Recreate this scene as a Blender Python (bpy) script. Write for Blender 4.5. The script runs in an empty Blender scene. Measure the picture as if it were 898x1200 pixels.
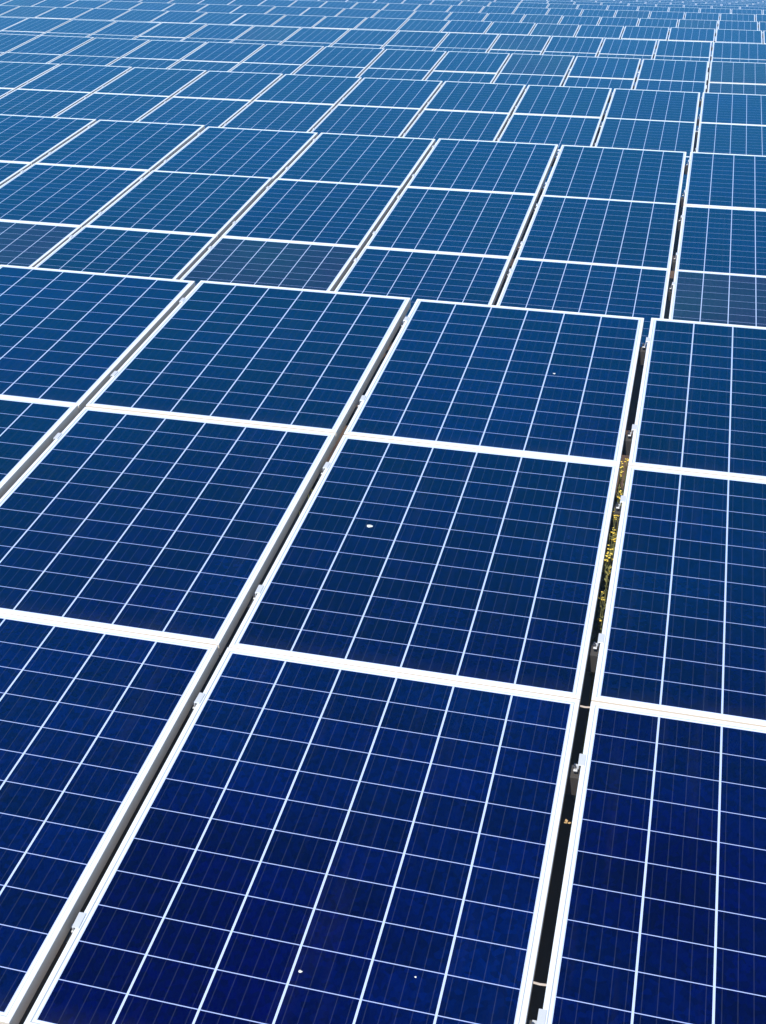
import bpy, bmesh, math, random
import numpy as np
from mathutils import Matrix, Vector

random.seed(11)
scene = bpy.context.scene
COL = scene.collection
R = math.radians

# ------------------------------------------------------------------ layout (metres)
FPX, YAW, PITCH, ROLL, CAM_H = 1436.57, -0.2347, 0.4264, 0.0220, 1.3536
TILT, LTIER, D0, S, GAP = 0.1677, 1.1982, 5.1195, 5.0037, 0.029
OFF = [-2.1064, -4.0432, -5.9979, -4.9333, -4.9082, -5.8494, -6.7943, -7.7388]
ZR = [0.0, 0.0047, 0.0006, 0.004, 0.0027, 0.0069, -0.0095, -0.0048]
DY = [0.0, 0.0363, 0.0539, -0.0092, 0.0317, -0.011, 0.0308, -0.0544]
NROWS, NT = 24, 3
PITCHX = 1.0
W, H = PITCHX - GAP, LTIER - 0.008
DEPTH, LIP, MARGIN = 0.040, 0.0115, 0.008
GROUND_Z = -1.2

def drop(y):                       # the ground falls gently away beyond the eighth row
    t = max(0.0, y - 41.0)
    return -0.0150 * t * (t / (t + 4.0)) if t > 0 else 0.0

def row_x(i):
    if i < len(OFF):
        return OFF[i] % 1.0
    return (OFF[7] + 0.37 * (i - 7)) % 1.0

def row_top(i):
    y = D0 + i * S + (DY[i] if i < 8 else 0.0)
    z = (ZR[i] if i < 8 else 0.0) + drop(y)
    return y, z

cb, sb = math.cos(TILT), math.sin(TILT)
def slope_pt(i, x, t, up=0.0):     # a point on row i, t metres down the slope from its top edge
    y, z = row_top(i)
    return Vector((x, y - t * cb - up * sb, z - t * sb + up * cb))

# ------------------------------------------------------------------ camera
cy_, sy_, cp, sp = math.cos(YAW), math.sin(YAW), math.cos(PITCH), math.sin(PITCH)
F = Vector((sy_ * cp, cy_ * cp, -sp)); Rv = Vector((cy_, -sy_, 0.0)); U = Rv.cross(F)
R2 = Rv * math.cos(ROLL) + U * math.sin(ROLL)
U2 = U * math.cos(ROLL) - Rv * math.sin(ROLL)
CAM = Vector((0, 0, CAM_H))
cam_d = bpy.data.cameras.new('camera'); cam = bpy.data.objects.new('camera', cam_d); COL.objects.link(cam)
cam.matrix_world = Matrix(((R2.x, U2.x, -F.x, 0), (R2.y, U2.y, -F.y, 0), (R2.z, U2.z, -F.z, CAM_H), (0, 0, 0, 1)))
cam_d.sensor_fit = 'VERTICAL'; cam_d.sensor_height = 24.0
cam_d.lens = FPX / 1200.0 * 24.0
cam_d.clip_start = 0.05; cam_d.clip_end = 3000
scene.camera = cam

def project(P):                    # photograph pixels (898 x 1200)
    Q = np.asarray(P, float) - np.array(CAM)
    zc = Q @ np.array(F)
    return np.c_[449 + FPX * (Q @ np.array(R2)) / zc, 600 - FPX * (Q @ np.array(U2)) / zc], zc

# ------------------------------------------------------------------ materials
def mat(name):
    m = bpy.data.materials.new(name); m.use_nodes = True
    nt = m.node_tree
    return m, nt, nt.nodes['Principled BSDF']

def nd(nt, typ, **kw):
    n = nt.nodes.new(typ)
    for k, v in kw.items():
        setattr(n, k, v)
    return n

def mth(nt, op, a, b=None, c=None):
    n = nt.nodes.new('ShaderNodeMath'); n.operation = op
    for i, v in enumerate((a, b, c)):
        if v is None: continue
        if isinstance(v, (int, float)): n.inputs[i].default_value = v
        else: nt.links.new(v, n.inputs[i])
    return n.outputs[0]

def mix(nt, f, a, b):
    n = nt.nodes.new('ShaderNodeMix'); n.data_type = 'RGBA'
    for s, v in ((n.inputs[0], f), (n.inputs[6], a), (n.inputs[7], b)):
        if isinstance(v, (int, float)): s.default_value = v
        elif isinstance(v, tuple): s.default_value = (*v, 1)
        else: nt.links.new(v, s)
    return n.outputs[2]

def make_glass():
    m, nt, b = mat('solar_cells_under_glass')
    L = nt.links
    uv = nd(nt, 'ShaderNodeUVMap'); uv.uv_map = 'UVMap'
    sep = nd(nt, 'ShaderNodeSeparateXYZ'); L.new(uv.outputs[0], sep.inputs[0])
    e = LIP + MARGIN
    cw, ch = (W - 2 * e) / 6, (H - 2 * e) / 12
    u = mth(nt, 'DIVIDE', mth(nt, 'SUBTRACT', sep.outputs[0], e), cw)
    v = mth(nt, 'DIVIDE', mth(nt, 'SUBTRACT', sep.outputs[1], e), ch)
    def near(val, half):           # 1 inside a line centred on the whole numbers
        d = mth(nt, 'ABSOLUTE', mth(nt, 'SUBTRACT', mth(nt, 'FRACT', mth(nt, 'ADD', val, 0.5)), 0.5))
        return mth(nt, 'LESS_THAN', d, half)
    vline = near(u, 0.0025 / cw)
    hline = near(v, 0.00105 / ch)
    out = mth(nt, 'MAXIMUM', mth(nt, 'MAXIMUM', mth(nt, 'LESS_THAN', u, 0.0), mth(nt, 'GREATER_THAN', u, 6.0)),
              mth(nt, 'MAXIMUM', mth(nt, 'LESS_THAN', v, 0.0), mth(nt, 'GREATER_THAN', v, 12.0)))
    bus = near(mth(nt, 'ADD', mth(nt, 'MULTIPLY', u, 5.0), 0.5), 0.0009 / (cw / 5))
    # each cell its own slightly different blue
    oi = nd(nt, 'ShaderNodeObjectInfo')
    cid = nd(nt, 'ShaderNodeCombineXYZ')
    L.new(mth(nt, 'FLOOR', u), cid.inputs[0]); L.new(mth(nt, 'FLOOR', v), cid.inputs[1]); L.new(mth(nt, 'MULTIPLY', oi.outputs['Random'], 91.0), cid.inputs[2])
    wn = nd(nt, 'ShaderNodeTexWhiteNoise'); wn.noise_dimensions = '3D'; L.new(cid.outputs[0], wn.inputs['Vector'])
    # crystal grains
    co = nd(nt, 'ShaderNodeCombineXYZ')
    L.new(sep.outputs[0], co.inputs[0]); L.new(sep.outputs[1], co.inputs[1]); L.new(mth(nt, 'MULTIPLY', oi.outputs['Random'], 37.0), co.inputs[2])
    vo = nd(nt, 'ShaderNodeTexVoronoi'); vo.inputs['Scale'].default_value = 75; L.new(co.outputs[0], vo.inputs['Vector'])
    vsep = nd(nt, 'ShaderNodeSeparateColor'); L.new(vo.outputs['Color'], vsep.inputs[0])
    no = nd(nt, 'ShaderNodeTexNoise'); no.inputs['Scale'].default_value = 2.3; no.inputs['Detail'].default_value = 4; L.new(co.outputs[0], no.inputs['Vector'])
    f1 = mth(nt, 'MULTIPLY_ADD', wn.outputs['Value'], 0.40, 0.80)
    f2 = mth(nt, 'MULTIPLY_ADD', vsep.outputs[0], 0.60, 0.70)
    f3 = mth(nt, 'MULTIPLY_ADD', no.outputs['Fac'], 0.5, 0.75)
    fac = mth(nt, 'MULTIPLY', mth(nt, 'MULTIPLY', f1, f2), f3)
    sc = nd(nt, 'ShaderNodeVectorMath'); sc.operation = 'SCALE'
    L.new(oi.outputs['Color'], sc.inputs[0]); L.new(fac, sc.inputs['Scale'])
    # broad drifts of the coating from navy towards teal
    hn = nd(nt, 'ShaderNodeTexNoise'); hn.inputs['Scale'].default_value = 1.1; hn.inputs['Detail'].default_value = 2
    ho = nd(nt, 'ShaderNodeVectorMath'); ho.operation = 'ADD'; ho.inputs[1].default_value = (5.3, 1.7, 0.0)
    L.new(co.outputs[0], ho.inputs[0]); L.new(ho.outputs[0], hn.inputs['Vector'])
    hs = nd(nt, 'ShaderNodeVectorMath'); hs.operation = 'MULTIPLY'
    hc = nd(nt, 'ShaderNodeCombineXYZ'); hc.inputs[0].default_value = 1.0
    L.new(mth(nt, 'MAXIMUM', mth(nt, 'MULTIPLY_ADD', hn.outputs['Fac'], 9.0, -2.9), 0.3), hc.inputs[1])
    L.new(mth(nt, 'MULTIPLY_ADD', hn.outputs['Fac'], 0.9, 0.55), hc.inputs[2])
    L.new(sc.outputs[0], hs.inputs[0]); L.new(hc.outputs[0], hs.inputs[1])
    cell = mix(nt, mth(nt, 'MULTIPLY', bus, 0.032), hs.outputs[0], (0.42, 0.5, 0.6))
    col = mix(nt, hline, cell, (0.33, 0.40, 0.66))
    col = mix(nt, vline, col, (0.46, 0.54, 0.74))
    col = mix(nt, out, col, (0.66, 0.70, 0.76))
    # dirt and the frame lip's thin shadow, painted in where glass meets frame
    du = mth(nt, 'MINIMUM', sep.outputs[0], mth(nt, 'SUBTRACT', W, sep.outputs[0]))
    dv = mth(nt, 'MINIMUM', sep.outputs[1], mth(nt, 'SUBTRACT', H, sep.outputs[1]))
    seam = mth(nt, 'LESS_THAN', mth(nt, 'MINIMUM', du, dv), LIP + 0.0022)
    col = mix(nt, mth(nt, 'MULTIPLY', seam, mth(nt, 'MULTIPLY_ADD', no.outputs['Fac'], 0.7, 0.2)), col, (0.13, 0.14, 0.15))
    # thin dust film, a little thicker along the lower edge
    dn = nd(nt, 'ShaderNodeTexNoise'); dn.inputs['Scale'].default_value = 9; dn.inputs['Detail'].default_value = 6; L.new(co.outputs[0], dn.inputs['Vector'])
    low = mth(nt, 'MULTIPLY', mth(nt, 'SUBTRACT', 1.0, mth(nt, 'MINIMUM', mth(nt, 'MULTIPLY', sep.outputs[1], 14.0), 1.0)), 0.03)
    so_ = nd(nt, 'ShaderNodeVectorMath'); so_.operation = 'MULTIPLY'; so_.inputs[1].default_value = (26.0, 1.6, 1.0)
    L.new(co.outputs[0], so_.inputs[0])
    sn = nd(nt, 'ShaderNodeTexNoise'); sn.inputs['Scale'].default_value = 1.0; sn.inputs['Detail'].default_value = 3; L.new(so_.outputs[0], sn.inputs['Vector'])
    runs = mth(nt, 'MULTIPLY', mth(nt, 'MAXIMUM', mth(nt, 'SUBTRACT', sn.outputs['Fac'], 0.56), 0.0), 0.035)
    dust = mth(nt, 'ADD', runs, mth(nt, 'MULTIPLY', dn.outputs['Fac'], mth(nt, 'ADD', low, 0.0015)))
    col = mix(nt, dust, col, (0.45, 0.43, 0.38))
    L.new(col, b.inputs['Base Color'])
    b.inputs['Roughness'].default_value = 0.6
    b.inputs['Specular IOR Level'].default_value = 0.0
    # the anti-reflection coating throws back mostly blue
    gl = nd(nt, 'ShaderNodeBsdfGlossy')
    L.new(mth(nt, 'MULTIPLY_ADD', dn.outputs['Fac'], 0.10, 0.10), gl.inputs['Roughness'])
    lw = nd(nt, 'ShaderNodeLayerWeight'); lw.inputs['Blend'].default_value = 0.5
    refl = mth(nt, 'MULTIPLY_ADD', mth(nt, 'POWER', lw.outputs['Facing'], 2.4), 0.70, 0.0)
    L.new(mix(nt, mth(nt, 'POWER', lw.outputs['Facing'], 7.0), (0.005, 0.79, 1.0), (0.9, 0.97, 1.0)), gl.inputs['Color'])   # coatings turn white at grazing angles
    mx = nd(nt, 'ShaderNodeMixShader')
    L.new(refl, mx.inputs[0]); L.new(b.outputs[0], mx.inputs[1]); L.new(gl.outputs[0], mx.inputs[2])
    L.new(mx.outputs[0], nt.nodes['Material Output'].inputs['Surface'])
    return m

def make_alu(name, base, rough, metal):
    m, nt, b = mat(name)
    tc = nd(nt, 'ShaderNodeTexCoord'); no = nd(nt, 'ShaderNodeTexNoise')
    no.inputs['Scale'].default_value = 18; no.inputs['Detail'].default_value = 5
    nt.links.new(tc.outputs['Object'], no.inputs['Vector'])
    c = mix(nt, no.outputs['Fac'], tuple(x * 0.90 for x in base), tuple(min(1, x * 1.06) for x in base))
    nt.links.new(c, b.inputs['Base Color'])
    b.inputs['Roughness'].default_value = rough; b.inputs['Metallic'].default_value = metal
    return m

def make_noise(name, c0, c1, scale, rough=0.9, detail=8, bump=0.0):
    m, nt, b = mat(name)
    tc = nd(nt, 'ShaderNodeTexCoord'); no = nd(nt, 'ShaderNodeTexNoise')
    no.inputs['Scale'].default_value = scale; no.inputs['Detail'].default_value = detail
    nt.links.new(tc.outputs['Object'], no.inputs['Vector'])
    ramp = nd(nt, 'ShaderNodeValToRGB')
    ramp.color_ramp.elements[0].position = 0.35; ramp.color_ramp.elements[1].position = 0.65
    ramp.color_ramp.elements[0].color = (*c0, 1); ramp.color_ramp.elements[1].color = (*c1, 1)
    nt.links.new(no.outputs['Fac'], ramp.inputs[0]); nt.links.new(ramp.outputs[0], b.inputs['Base Color'])
    b.inputs['Roughness'].default_value = rough
    if bump:
        bp = nd(nt, 'ShaderNodeBump'); bp.inputs['Distance'].default_value = bump
        nt.links.new(no.outputs['Fac'], bp.inputs['Height']); nt.links.new(bp.outputs[0], b.inputs['Normal'])
    return m

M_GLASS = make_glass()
M_FRAME = make_alu('anodised_frame', (0.73, 0.75, 0.76), 0.45, 0.0)
M_SIDE = make_alu('bounce_tinted_frame_side', (0.78, 0.69, 0.57), 0.6, 0.0)  # warm side colour stands in for light bounced up off the ground
M_BACK = make_alu('white_backsheet', (0.70, 0.70, 0.70), 0.6, 0.0)
M_CLAMP = make_alu('clamp_aluminium', (0.60, 0.61, 0.62), 0.4, 0.2)
M_BOLT = make_alu('bolt_steel', (0.35, 0.35, 0.36), 0.35, 1.0)
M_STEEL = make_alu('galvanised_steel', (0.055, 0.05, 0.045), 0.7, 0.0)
M_GROUND = make_noise('dry_earth', (0.05, 0.024, 0.012), (0.13, 0.075, 0.038), 1.4, 0.95, 10, 0.05)
M_LEAF = make_noise('weed_leaf', (0.07, 0.08, 0.02), (0.26, 0.24, 0.07), 14)
M_DRY = make_noise('dry_stalk', (0.20, 0.15, 0.06), (0.34, 0.27, 0.12), 12)
M_PETAL = make_noise('yellow_petal', (0.70, 0.46, 0.03), (0.85, 0.66, 0.12), 30)
M_DROP = make_noise('bird_dropping', (0.48, 0.48, 0.42), (0.75, 0.75, 0.72), 60, 0.8)
M_TIE = make_noise('tan_strap', (0.42, 0.34, 0.27), (0.55, 0.46, 0.38), 40, 0.7)
M_DEAD = make_noise('dead_leaf', (0.42, 0.24, 0.08), (0.6, 0.42, 0.2), 40, 0.8)

# ------------------------------------------------------------------ mesh helpers
def box(bm, x0, x1, y0, y1, z0, z1, mi=0):
    vs = [bm.verts.new(p) for p in ((x0,y0,z0),(x1,y0,z0),(x1,y1,z0),(x0,y1,z0),(x0,y0,z1),(x1,y0,z1),(x1,y1,z1),(x0,y1,z1))]
    for f in ((0,3,2,1),(4,5,6,7),(0,1,5,4),(1,2,6,5),(2,3,7,6),(3,0,4,7)):
        fc = bm.faces.new([vs[i] for i in f]); fc.material_index = mi
    return vs

def tube(bm, a, b, r0, r1=None, n=8):
    r1 = r0 if r1 is None else r1
    a, b = Vector(a), Vector(b); d = (b - a).normalized()
    s = d.cross(Vector((0, 0, 1)))
    if s.length < 1e-4: s = Vector((1, 0, 0))
    s.normalize(); t = d.cross(s)
    A = [bm.verts.new(a + (s * math.cos(k * 2 * math.pi / n) + t * math.sin(k * 2 * math.pi / n)) * r0) for k in range(n)]
    B = [bm.verts.new(b + (s * math.cos(k * 2 * math.pi / n) + t * math.sin(k * 2 * math.pi / n)) * r1) for k in range(n)]
    for k in range(n):
        bm.faces.new((A[k], A[(k + 1) % n], B[(k + 1) % n], B[k]))
    bm.faces.new(A[::-1]); bm.faces.new(B)

def mesh(name, bm, *mats):
    bmesh.ops.recalc_face_normals(bm, faces=bm.faces)
    me = bpy.data.meshes.new(name); bm.to_mesh(me); bm.free()
    for m in mats: me.materials.append(m)
    return me

def obj(name, me, parent=None):
    o = bpy.data.objects.new(name, me); COL.objects.link(o)
    if parent: o.parent = parent
    return o

def tag(o, label=None, cat=None, group=None, kind=None):
    for k, v in (('label', label), ('category', cat), ('group', group), ('kind', kind)):
        if v: o[k] = v
    return o

# ------------------------------------------------------------------ panel parts (origin: lower left corner, top of the frame at z = 0)
def frame_bm(bm=None, off=Matrix(), mi=0, ms=1):
    bm = bm or bmesh.new()
    new = []
    def ring(inset, z):
        p = ((inset, inset), (W - inset, inset), (W - inset, H - inset), (inset, H - inset))
        vs = [bm.verts.new(off @ Vector((x, y, z))) for x, y in p]; new.extend(vs); return vs
    c = 0.0012
    rs = [ring(0.0, -DEPTH), ring(0.0, -c), ring(c, 0.0), ring(LIP - 0.0006, 0.0), ring(LIP, -0.0006), ring(LIP, -0.0022),
          ]
    lo = [ring(0.028, -DEPTH), ring(0.028, -DEPTH + 0.002), ring(0.002, -DEPTH + 0.002)]
    for a, b in list(zip(rs[:-1], rs[1:])) + [(rs[0], lo[0]), (lo[0], lo[1]), (lo[1], lo[2])]:
        for k in range(4):
            f = bm.faces.new((a[k], a[(k + 1) % 4], b[(k + 1) % 4], b[k])); f.material_index = ms if a is rs[0] else mi
    return bm

def glass_bm(bm=None, off=Matrix(), mi=0, mb=1, inset=0.004):
    bm = bm or bmesh.new()
    uvl = bm.loops.layers.uv.get('UVMap') or bm.loops.layers.uv.new('UVMap')
    p = ((inset, inset), (W - inset, inset), (W - inset, H - inset), (inset, H - inset))
    top = [bm.verts.new(off @ Vector((x, y, -0.0018))) for x, y in p]
    bot = [bm.verts.new(off @ Vector((x, y, -0.0063))) for x, y in p]
    f = bm.faces.new(top); f.material_index = mi
    for l, (x, y) in zip(f.loops, p): l[uvl].uv = (x, y)
    f = bm.faces.new(bot[::-1]); f.material_index = mb
    for k in range(4):
        f = bm.faces.new((bot[k], bot[(k + 1) % 4], top[(k + 1) % 4], top[k])); f.material_index = mb
    return bm

ME_FRAME = mesh('frame', frame_bm(), M_FRAME, M_SIDE)
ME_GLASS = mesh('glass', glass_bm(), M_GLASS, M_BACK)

def clamp_bm():                    # origin on the outer left edge of the frame top; an L-shaped hold-down
    bm = bmesh.new()
    box(bm, -0.0075, 0.0085, -0.020, 0.020, 0.0006, 0.0034)
    box(bm, -0.0075, -0.0045, -0.020, 0.020, -0.012, 0.0004)
    box(bm, -0.018, -0.0077, -0.012, 0.012, -0.030, -0.026)
    bmesh.ops.bevel(bm, geom=list(bm.edges), offset=0.0006, segments=1, affect='EDGES')
    return bm
def bolt_bm():
    bm = bmesh.new()
    tube(bm, (-0.0155, -0.004, -0.026), (-0.0155, -0.004, -0.019), 0.0048, 0.0048, 6)
    tube(bm, (-0.0155, -0.004, -0.019), (-0.0155, -0.004, -0.012), 0.0026, 0.0024, 8)
    return bm
ME_CLAMP = mesh('clamp', clamp_bm(), M_CLAMP)
ME_BOLT = mesh('bolt', bolt_bm(), M_BOLT)

# ------------------------------------------------------------------ which panels does the photograph show
G = (np.arange(14) + 0.5) / 14
GU, GV = np.meshgrid(G, G); GU, GV = GU.ravel(), GV.ravel()
def edge_line(i):                  # image line of a row's top edge
    P = [slope_pt(i, x, 0.0) for x in (-12.0, 6.0)]
    q, _ = project(P)
    s = (q[1, 1] - q[0, 1]) / (q[1, 0] - q[0, 0])
    return q[0, 1], q[0, 0], s
cells = []
for i in range(NROWS):
    far = row_top(i)[0]
    n0 = math.floor(-0.62 * far - 2.0); n1 = math.ceil(0.12 * far + 3.2)
    for t in range(NT):
        for n in range(n0, n1 + 1):
            x0 = row_x(i) + n + GAP / 2
            P = np.array([slope_pt(i, x0, t * LTIER + 0.004)]).repeat(len(GU), 0)
            P = P + np.c_[GU * W, -GV * H * cb, -GV * H * sb]
            q, zc = project(P)
            vis = (zc > 0.2) & (q[:, 0] > 0) & (q[:, 0] < 898) & (q[:, 1] > 0) & (q[:, 1] < 1200)
            for j in range(max(0, i - 3), i):
                y0, xx, s = edge_line(j)
                vis &= q[:, 1] < y0 + s * (q[:, 0] - xx)
            area = 0.0
            if vis.any():
                c, _ = project([slope_pt(i, x0 + a * W, t * LTIER + b * H) for a, b in ((0, 0), (1, 0), (1, 1), (0, 1))])
                area = 0.5 * abs(sum(c[k, 0] * c[(k + 1) % 4, 1] - c[(k + 1) % 4, 0] * c[k, 1] for k in range(4))) * vis.mean()
            cx = q[vis, 0].mean() if vis.any() else 0.0
            edge = None
            if vis.any():
                full, _ = project([slope_pt(i, x0 + a * W, t * LTIER + b * H) for a, b in ((0, 0), (1, 0), (1, 1), (0, 1))])
                edge = (full[:, 0].min() < 0, full[:, 0].max() > 898)
            cells.append(dict(i=i, t=t, n=n, x0=x0, area=area, cx=cx, edge=edge))
shown = sorted([c for c in cells if c['area'] > 3.0], key=lambda c: -c['area'])[:296]
keep = set(id(c) for c in shown)
print('panels shown', len([c for c in cells if c['area'] > 0]), 'kept', len(shown), 'smallest', shown[-1]['area'], 'all', len(cells))

ORD = ['', 'first', 'second', 'third', 'fourth', 'fifth', 'sixth', 'seventh', 'eighth', 'ninth', 'tenth', 'eleventh', 'twelfth', 'thirteenth',
       'fourteenth', 'fifteenth', 'sixteenth', 'seventeenth', 'eighteenth', 'nineteenth', 'twentieth', 'twenty-first', 'twenty-second']
def row_word(i): return 'nearest row' if i == 0 else ORD[i + 1] + ' row'
TIER = ['top tier', 'middle tier', 'bottom tier']
byrt = {}
for c in shown: byrt.setdefault((c['i'], c['t']), []).append(c)
for l in byrt.values():
    l.sort(key=lambda c: c['n'])
    for k, c in enumerate(l):
        a, b = k + 1, len(l) - k
        if a == 1: c['where'] = 'leftmost in view'
        elif b == 1: c['where'] = 'rightmost in view'
        elif a <= b: c['where'] = ORD[a] + ' from the left'
        else: c['where'] = ORD[b] + ' from the right'

# ------------------------------------------------------------------ build the panels
BASE = (0.00001, 0.0015, 0.036)
PURPLE = {(1, 2, 0), (1, 2, -2)}   # filled by photo position below
def panel_matrix(c, jit=True):
    rr = random.Random(c['i'] * 7919 + c['t'] * 131 + c['n'] * 17 + 5)
    p = slope_pt(c['i'], c['x0'], c['t'] * LTIER + 0.004 + H, rr.uniform(-0.003, 0.003) if jit else 0)
    M = Matrix.Translation(p) @ Matrix.Rotation(TILT, 4, 'X')
    if jit:
        M = M @ Matrix.Rotation(R(rr.uniform(-0.2, 0.2)), 4, 'X') @ Matrix.Rotation(R(rr.uniform(-0.16, 0.16)), 4, 'Y')
    return M

def tint_of(c):
    rr = random.Random(c['i'] * 331 + c['t'] * 77 + c['n'] * 13)
    k = rr.uniform(0.86, 1.16)
    q, _ = project([slope_pt(c['i'], c['x0'] + W / 2, (c['t'] + 0.4) * LTIER)])
    x, y = q[0]
    purple = False
    for (px, py, rad) in ((322, 305, 40), (10, 280, 60), (870, 345, 55), (62, 90, 22), (40, 8, 20), (66, 68, 14)):
        if c['i'] > 0 and abs(x - px) < rad and abs(y - py) < rad * 0.5: purple = True
    if purple or (c['i'] > 2 and rr.random() < 0.10):
        return (0.0105 * k, 0.0050 * k, 0.024 * k), True
    h = rr.uniform(-1, 1)
    return (BASE[0], BASE[1] * k * (1 + 0.18 * h), BASE[2] * k * (1 - 0.05 * h)), False

GROUP = 'solar panels in tilted rows'
first = {}
for c in shown:
    near = c['i'] <= 2
    root = bpy.data.objects.new('solar_panel', None) if near not in first else first[near][0].copy()
    COL.objects.link(root); root.empty_display_size = 0.1
    root.matrix_world = panel_matrix(c)
    tint, purple = tint_of(c)
    tag(root, '%s solar panel in the %s, %s, %s' % ('purplish' if purple else 'blue', row_word(c['i']), TIER[c['t']], c['where']), 'solar panel', GROUP)
    if near not in first:
        parts = [obj('frame', ME_FRAME, root), obj('glass', ME_GLASS, root)]
        subs = []
        if near:
            for v in (0.21 * H, 0.82 * H):
                cl = obj('clamp', ME_CLAMP, root); cl.location = (0, v, 0); parts.append(cl)
                subs.append((len(parts) - 1, obj('bolt', ME_BOLT, cl)))
        first[near] = (root, parts, subs)
        mine = parts
    else:
        mine = []
        for p in first[near][1]:
            q = p.copy(); COL.objects.link(q); q.parent = root; mine.append(q)
        for k, b in first[near][2]:
            q = b.copy(); COL.objects.link(q); q.parent = mine[k]
    for q in mine: q.color = (*tint, 1)
    if near:
        rr = random.Random(c['n'] * 3 + c['i'])
        for q in mine[2:]:
            q.location.y += rr.uniform(-0.012, 0.012); q.rotation_euler.z = R(rr.uniform(-2.5, 2.5))
    c['root'] = root

# every panel too far, too hidden or outside the frame to be picked out: one mass
bm = bmesh.new(); bm.loops.layers.uv.new('UVMap')
rest = 0
for c in cells:
    if id(c) in keep: continue
    if c['i'] < 1 and not (-9 <= c['n'] <= 5): continue
    M = panel_matrix(c)
    frame_bm(bm, M, 0, 0); glass_bm(bm, M, 1, 2); rest += 1
me = mesh('distant_solar_panels', bm, M_FRAME, M_GLASS, M_BACK)
o = obj('distant_solar_panels', me); o.color = (*BASE, 1)
tag(o, 'distant rows of tiny blue solar panels fading together at the far top edge', 'solar panels', None, 'stuff')
print('rest', rest)

# ------------------------------------------------------------------ mounting racks under the rows
def rack(i):
    y, z = row_top(i)
    x0 = math.floor(-0.62 * y - 2.0) + row_x(i) + 0.1; x1 = math.ceil(0.12 * y + 3.2) + row_x(i) + 0.9
    root = bpy.data.objects.new('mounting_rack', None); COL.objects.link(root)
    root.location = (0, y - 1.8 * cb, GROUND_Z + drop(y))
    tag(root, 'grey galvanised steel rack under the %s of solar panels' % row_word(i), 'rack', 'steel racks carrying the panels')
    T = root.location
    for t in range(NT):
        for v in (0.18, 0.79):
            bm = bmesh.new()
            M = Matrix.Translation(slope_pt(i, 0, t * LTIER + 0.004 + v * H) - T) @ Matrix.Rotation(TILT, 4, 'X')
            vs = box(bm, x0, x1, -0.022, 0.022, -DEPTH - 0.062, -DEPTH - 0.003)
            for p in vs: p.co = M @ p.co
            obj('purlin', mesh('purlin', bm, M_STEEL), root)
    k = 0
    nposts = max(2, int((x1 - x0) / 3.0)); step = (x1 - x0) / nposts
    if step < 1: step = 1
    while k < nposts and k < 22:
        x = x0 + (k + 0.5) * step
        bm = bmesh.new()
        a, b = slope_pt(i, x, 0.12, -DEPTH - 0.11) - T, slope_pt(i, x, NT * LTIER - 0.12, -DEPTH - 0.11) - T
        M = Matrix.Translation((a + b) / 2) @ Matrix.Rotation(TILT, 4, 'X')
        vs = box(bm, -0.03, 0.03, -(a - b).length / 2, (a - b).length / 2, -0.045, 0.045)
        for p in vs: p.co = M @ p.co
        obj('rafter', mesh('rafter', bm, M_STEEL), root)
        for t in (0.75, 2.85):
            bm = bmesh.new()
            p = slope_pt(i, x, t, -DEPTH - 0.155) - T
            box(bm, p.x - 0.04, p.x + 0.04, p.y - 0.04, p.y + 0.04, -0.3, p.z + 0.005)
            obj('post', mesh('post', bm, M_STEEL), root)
        k += 1
for i in range(8): rack(i)

# ------------------------------------------------------------------ ground
bm = bmesh.new()
NX, NY = 60, 90
xs = [-420 + 840 * k / NX for k in range(NX + 1)]
ys = [-60 + 160 * k / 60 for k in range(61)] + [100 + 700 * (k / 30) ** 1.5 for k in range(1, 31)]
rg = random.Random(3)
gv = [[bm.verts.new((x, y, GROUND_Z + drop(min(y, 130)) - (max(0, y - 130) * 0.005) + rg.uniform(-0.03, 0.03))) for x in xs] for y in ys]
for a in range(len(ys) - 1):
    for b in range(NX):
        bm.faces.new((gv[a][b], gv[a][b + 1], gv[a + 1][b + 1], gv[a + 1][b]))
g = obj('ground', mesh('ground', bm, M_GROUND)); tag(g, 'dry brown earth under the rows of panels', 'ground', None, 'structure')

# ------------------------------------------------------------------ weeds growing up in the gaps
def quad_leaf(bm, base, d, length, width):
    d = d.normalized(); s = d.cross(Vector((0, 0, 1)))
    if s.length < 1e-3: s = Vector((1, 0, 0))
    s.normalize()
    a = bm.verts.new(base); b = bm.verts.new(base + d * length * 0.5 + s * width); c = bm.verts.new(base + d * length); e = bm.verts.new(base + d * length * 0.5 - s * width)
    bm.faces.new((a, b, c, e))

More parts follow.
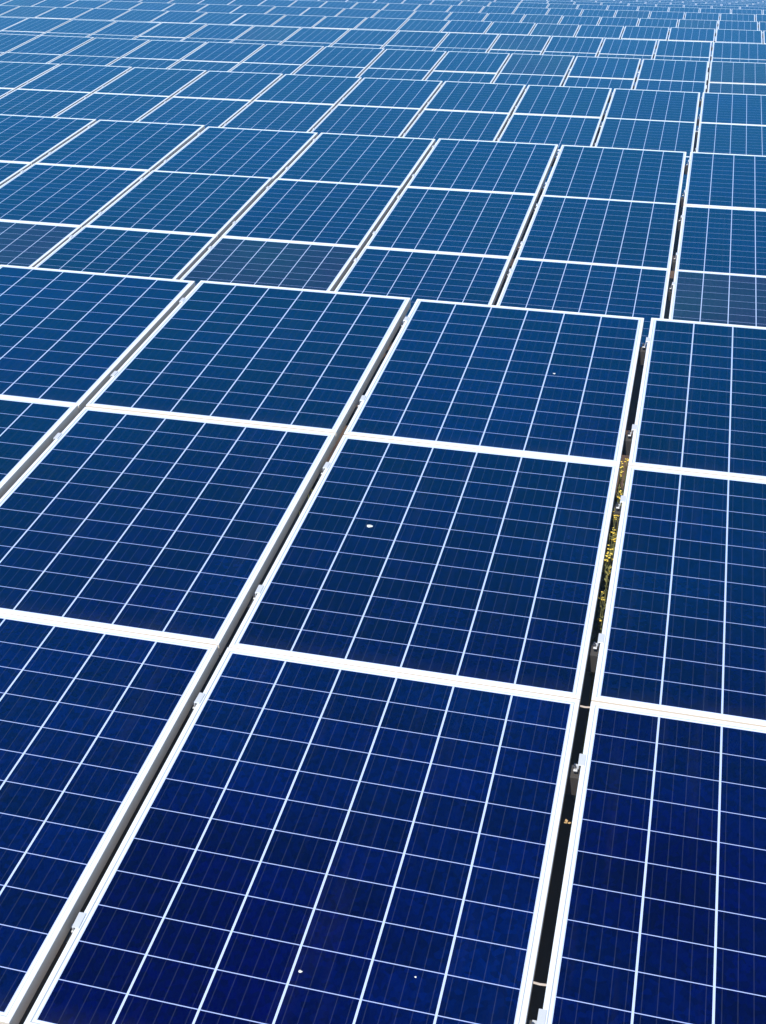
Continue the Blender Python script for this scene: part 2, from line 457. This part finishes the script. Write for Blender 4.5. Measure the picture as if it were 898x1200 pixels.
def weed(i, gx, t, spread, n, poke, flowers, label, seed, dry=False):
    rr = random.Random(seed)
    y, z = row_top(i)
    top = slope_pt(i, gx, t)
    root = bpy.data.objects.new('weed', None); COL.objects.link(root)
    root.location = (gx, top.y, GROUND_Z)
    tag(root, label, 'weed', 'weeds between the panels')
    st, lf = bmesh.new(), bmesh.new()
    for k in range(n):
        tt = t + rr.uniform(-spread, spread)
        tip = slope_pt(i, gx + rr.uniform(-0.010, 0.010), tt, poke - abs(rr.gauss(0, 0.035))) - root.location
        low = Vector((rr.uniform(-0.03, 0.03), rr.uniform(-0.06, 0.06), -0.03))
        mid = Vector((tip.x + rr.uniform(-0.004, 0.004), low.y * 0.4 + tip.y * 0.6, tip.z * 0.55))
        tube(st, low, mid, 0.0035, 0.0025, 5); tube(st, mid, tip, 0.0025, 0.0012, 5)
        for q in range(16):
            f = rr.uniform(0.35, 0.98); base = mid.lerp(tip, f)
            near_top = tip.z - base.z < 0.12
            ln = rr.uniform(0.010, 0.022) if near_top else rr.uniform(0.03, 0.06)
            dx = rr.uniform(-0.35, 0.35) if near_top else rr.uniform(-1, 1)
            quad_leaf(lf, base, Vector((dx, rr.uniform(-1, 1), rr.uniform(0.0, 0.7))), ln, ln * 0.22)
        if k >= flowers: continue
        fl = bmesh.new()
        for q in range(rr.choice((3, 4))):
            b = tip + Vector((rr.uniform(-0.006, 0.006), rr.uniform(-0.016, 0.016), rr.uniform(-0.02, 0.004)))
            for a in range(4):
                an = a * math.pi / 2 + rr.random()
                quad_leaf(fl, b, Vector((math.cos(an) * 0.7, math.sin(an), 0.45)), rr.uniform(0.004, 0.007), 0.0024)
        obj('flower', mesh('flower', fl, M_PETAL), root)
    obj('stem', mesh('stem', st, M_DRY if dry else M_LEAF), root)
    obj('foliage', mesh('foliage', lf, M_DRY if dry else M_LEAF), root)

gB = OFF[0] + 1.0; gC = OFF[0] + 2.0
TL = LTIER
for args in (
    (0, gC, 1.00 * TL, 0.07, 7, -0.006, 5, 'flowering weed in the right-hand near gap where the top and middle tiers meet', 1),
    (0, gC, 1.11 * TL, 0.06, 6, -0.012, 3, 'green weed tip just below the top crossing of the right-hand near gap', 2),
    (0, gC, 1.33 * TL, 0.07, 8, -0.008, 5, 'yellow flowering weed crowding the right-hand near gap beside the middle tier', 3),
    (0, gC, 1.45 * TL, 0.06, 8, -0.010, 4, 'yellow green weed in the middle of the right-hand near gap', 4),
    (0, gC, 1.22 * TL, 0.05, 7, -0.012, 4, 'bushy yellow weed just above the clamp in the right-hand near gap', 10),
    (0, gC, 1.39 * TL, 0.05, 8, -0.006, 6, 'bright yellow weed filling the right-hand near gap beside the middle tier', 11),
    (0, gC, 1.58 * TL, 0.05, 4, -0.022, 3, 'sparse low weed at the lower end of the weedy right-hand near gap', 5),
    (0, gB, 1.09 * TL, 0.06, 5, -0.016, 1, 'olive weed in the left of the two long gaps below the top tier', 6),
    (0, gB, 1.33 * TL, 0.09, 5, -0.022, 0, 'dull green weed halfway down the left of the two long gaps', 7),
    (1, row_x(1) + 0.0, 2.05 * TL, 0.10, 6, -0.010, 3, 'small yellow weed between the second-row panels at the right', 8),
    (1, row_x(1) + 0.0, 1.62 * TL, 0.05, 4, -0.016, 2, 'small green weed higher up between the second-row panels at the right', 9),
): weed(*args)

# dead leaf and straps in the right-hand gap, droppings on the glass
def free_thing(name, bm, m, loc, label, cat):
    o = obj(name, mesh(name, bm, m)); o.location = loc; tag(o, label, cat); return o
bm = bmesh.new()
for k in range(3): quad_leaf(bm, Vector((0, 0, 0.001 * k)), Vector((math.cos(k * 2.0), math.sin(k * 2.0), 0.25)), 0.011, 0.004)
free_thing('dead_leaf', bm, M_DEAD, slope_pt(0, gC + 0.002, 2.335 * TL, -0.028), 'curled orange dead leaf caught in the dark right-hand near gap', 'leaf')
for t, up, lab in ((2.715, -0.012, 'tan strap bridging the dark right-hand gap near the bottom of the photo'), (2.003, -0.020, 'tan strap across the right-hand gap where middle and bottom tiers meet')):
    bm = bmesh.new(); tube(bm, (-GAP / 2, 0, 0), (0.0, 0.0, -0.0015), 0.0026, 0.0026, 6); tube(bm, (0.0, 0.0, -0.0015), (GAP / 2, 0, 0), 0.0026, 0.0026, 6)
    free_thing('strap', bm, M_TIE, slope_pt(0, gC, t * TL, up), lab, 'strap')

def blob(bm, r, ax=1.0, seed=0):
    rr = random.Random(seed); n = 14
    ring = []
    for k in range(n):
        a = 2 * math.pi * k / n; q = r * rr.uniform(0.75, 1.15)
        ring.append(bm.verts.new((q * ax * math.cos(a), q * math.sin(a), 0.0)))
    inner = [bm.verts.new((v.co.x * 0.6, v.co.y * 0.6, r * 0.16)) for v in ring]
    for k in range(n): bm.faces.new((ring[k], ring[(k + 1) % n], inner[(k + 1) % n], inner[k]))
    bm.faces.new(inner)
def locate(px, py, i=0):           # panel and local spot under a photo pixel
    best = None
    for c in shown:
        if c['i'] != i: continue
        p = [slope_pt(i, c['x0'] + a * W, c['t'] * LTIER + 0.004 + b * H) for a in np.linspace(0, 1, 30) for b in np.linspace(0, 1, 30)]
        q, zc = project(p)
        d = np.hypot(q[:, 0] - px, q[:, 1] - py); k = int(d.argmin())
        if zc.min() > 0 and (best is None or d[k] < best[0]):
            best = (d[k], c, (k // 30) / 29 * W, H - (k % 30) / 29 * H)
    return best[1:]
for s, (px, py, r) in enumerate(((438, 618, 0.0080), (649, 436, 0.0045), (362, 1136, 0.0034), (494, 1150, 0.0020))):
    c, lx, ly = locate(px, py)
    bm = bmesh.new(); blob(bm, r, 1.25, s)
    o = obj('bird_dropping', mesh('bird_dropping', bm, M_DROP), c['root']); o.location = (lx, ly, -0.0015); o['label'] = 'white bird dropping on the glass'

# ------------------------------------------------------------------ air
bm = bmesh.new(); box(bm, -560, 560, -90, 900, GROUND_Z - 24, 9.0)
m = bpy.data.materials.new('air'); m.use_nodes = True; nt = m.node_tree
nt.nodes.remove(nt.nodes['Principled BSDF'])
pv = nt.nodes.new('ShaderNodeVolumePrincipled'); pv.inputs['Color'].default_value = (0.22, 0.56, 1.0, 1); pv.inputs['Density'].default_value = 0.0046
nt.links.new(pv.outputs[0], nt.nodes['Material Output'].inputs['Volume'])
tag(obj('haze', mesh('haze', bm, m)), 'pale blue haze over the far rows', 'haze', None, 'stuff')

# ------------------------------------------------------------------ light
EL, AZ = 52.0, 190.0               # sun high behind the camera, a little to its left
w = bpy.data.worlds.new('World'); scene.world = w; w.use_nodes = True
nt = w.node_tree
bg = nt.nodes['Background']; sky = nt.nodes.new('ShaderNodeTexSky'); sky.sky_type = 'NISHITA'
sky.sun_disc = False; sky.sun_elevation = R(EL); sky.sun_rotation = R(AZ); sky.altitude = 300; sky.dust_density = 0.0; sky.ozone_density = 3.0
nt.links.new(sky.outputs[0], bg.inputs[0]); bg.inputs[1].default_value = 0.15
sd = bpy.data.lights.new('sun', 'SUN'); sd.energy = 4.2; sd.angle = R(0.53); sd.color = (1.0, 0.955, 0.88)
so = bpy.data.objects.new('sun', sd); COL.objects.link(so)
to = Vector((math.sin(R(AZ)) * math.cos(R(EL)), math.cos(R(AZ)) * math.cos(R(EL)), math.sin(R(EL))))
so.rotation_euler = to.to_track_quat('Z', 'Y').to_euler(); so.location = (-6, -12, 20)

vs = scene.view_settings
vs.view_transform = 'Standard'; vs.look = 'None'; vs.gamma = 1.0; vs.use_curve_mapping = False
vs.exposure = 0.40
scene.cycles.max_bounces = 6; scene.cycles.use_denoising = True
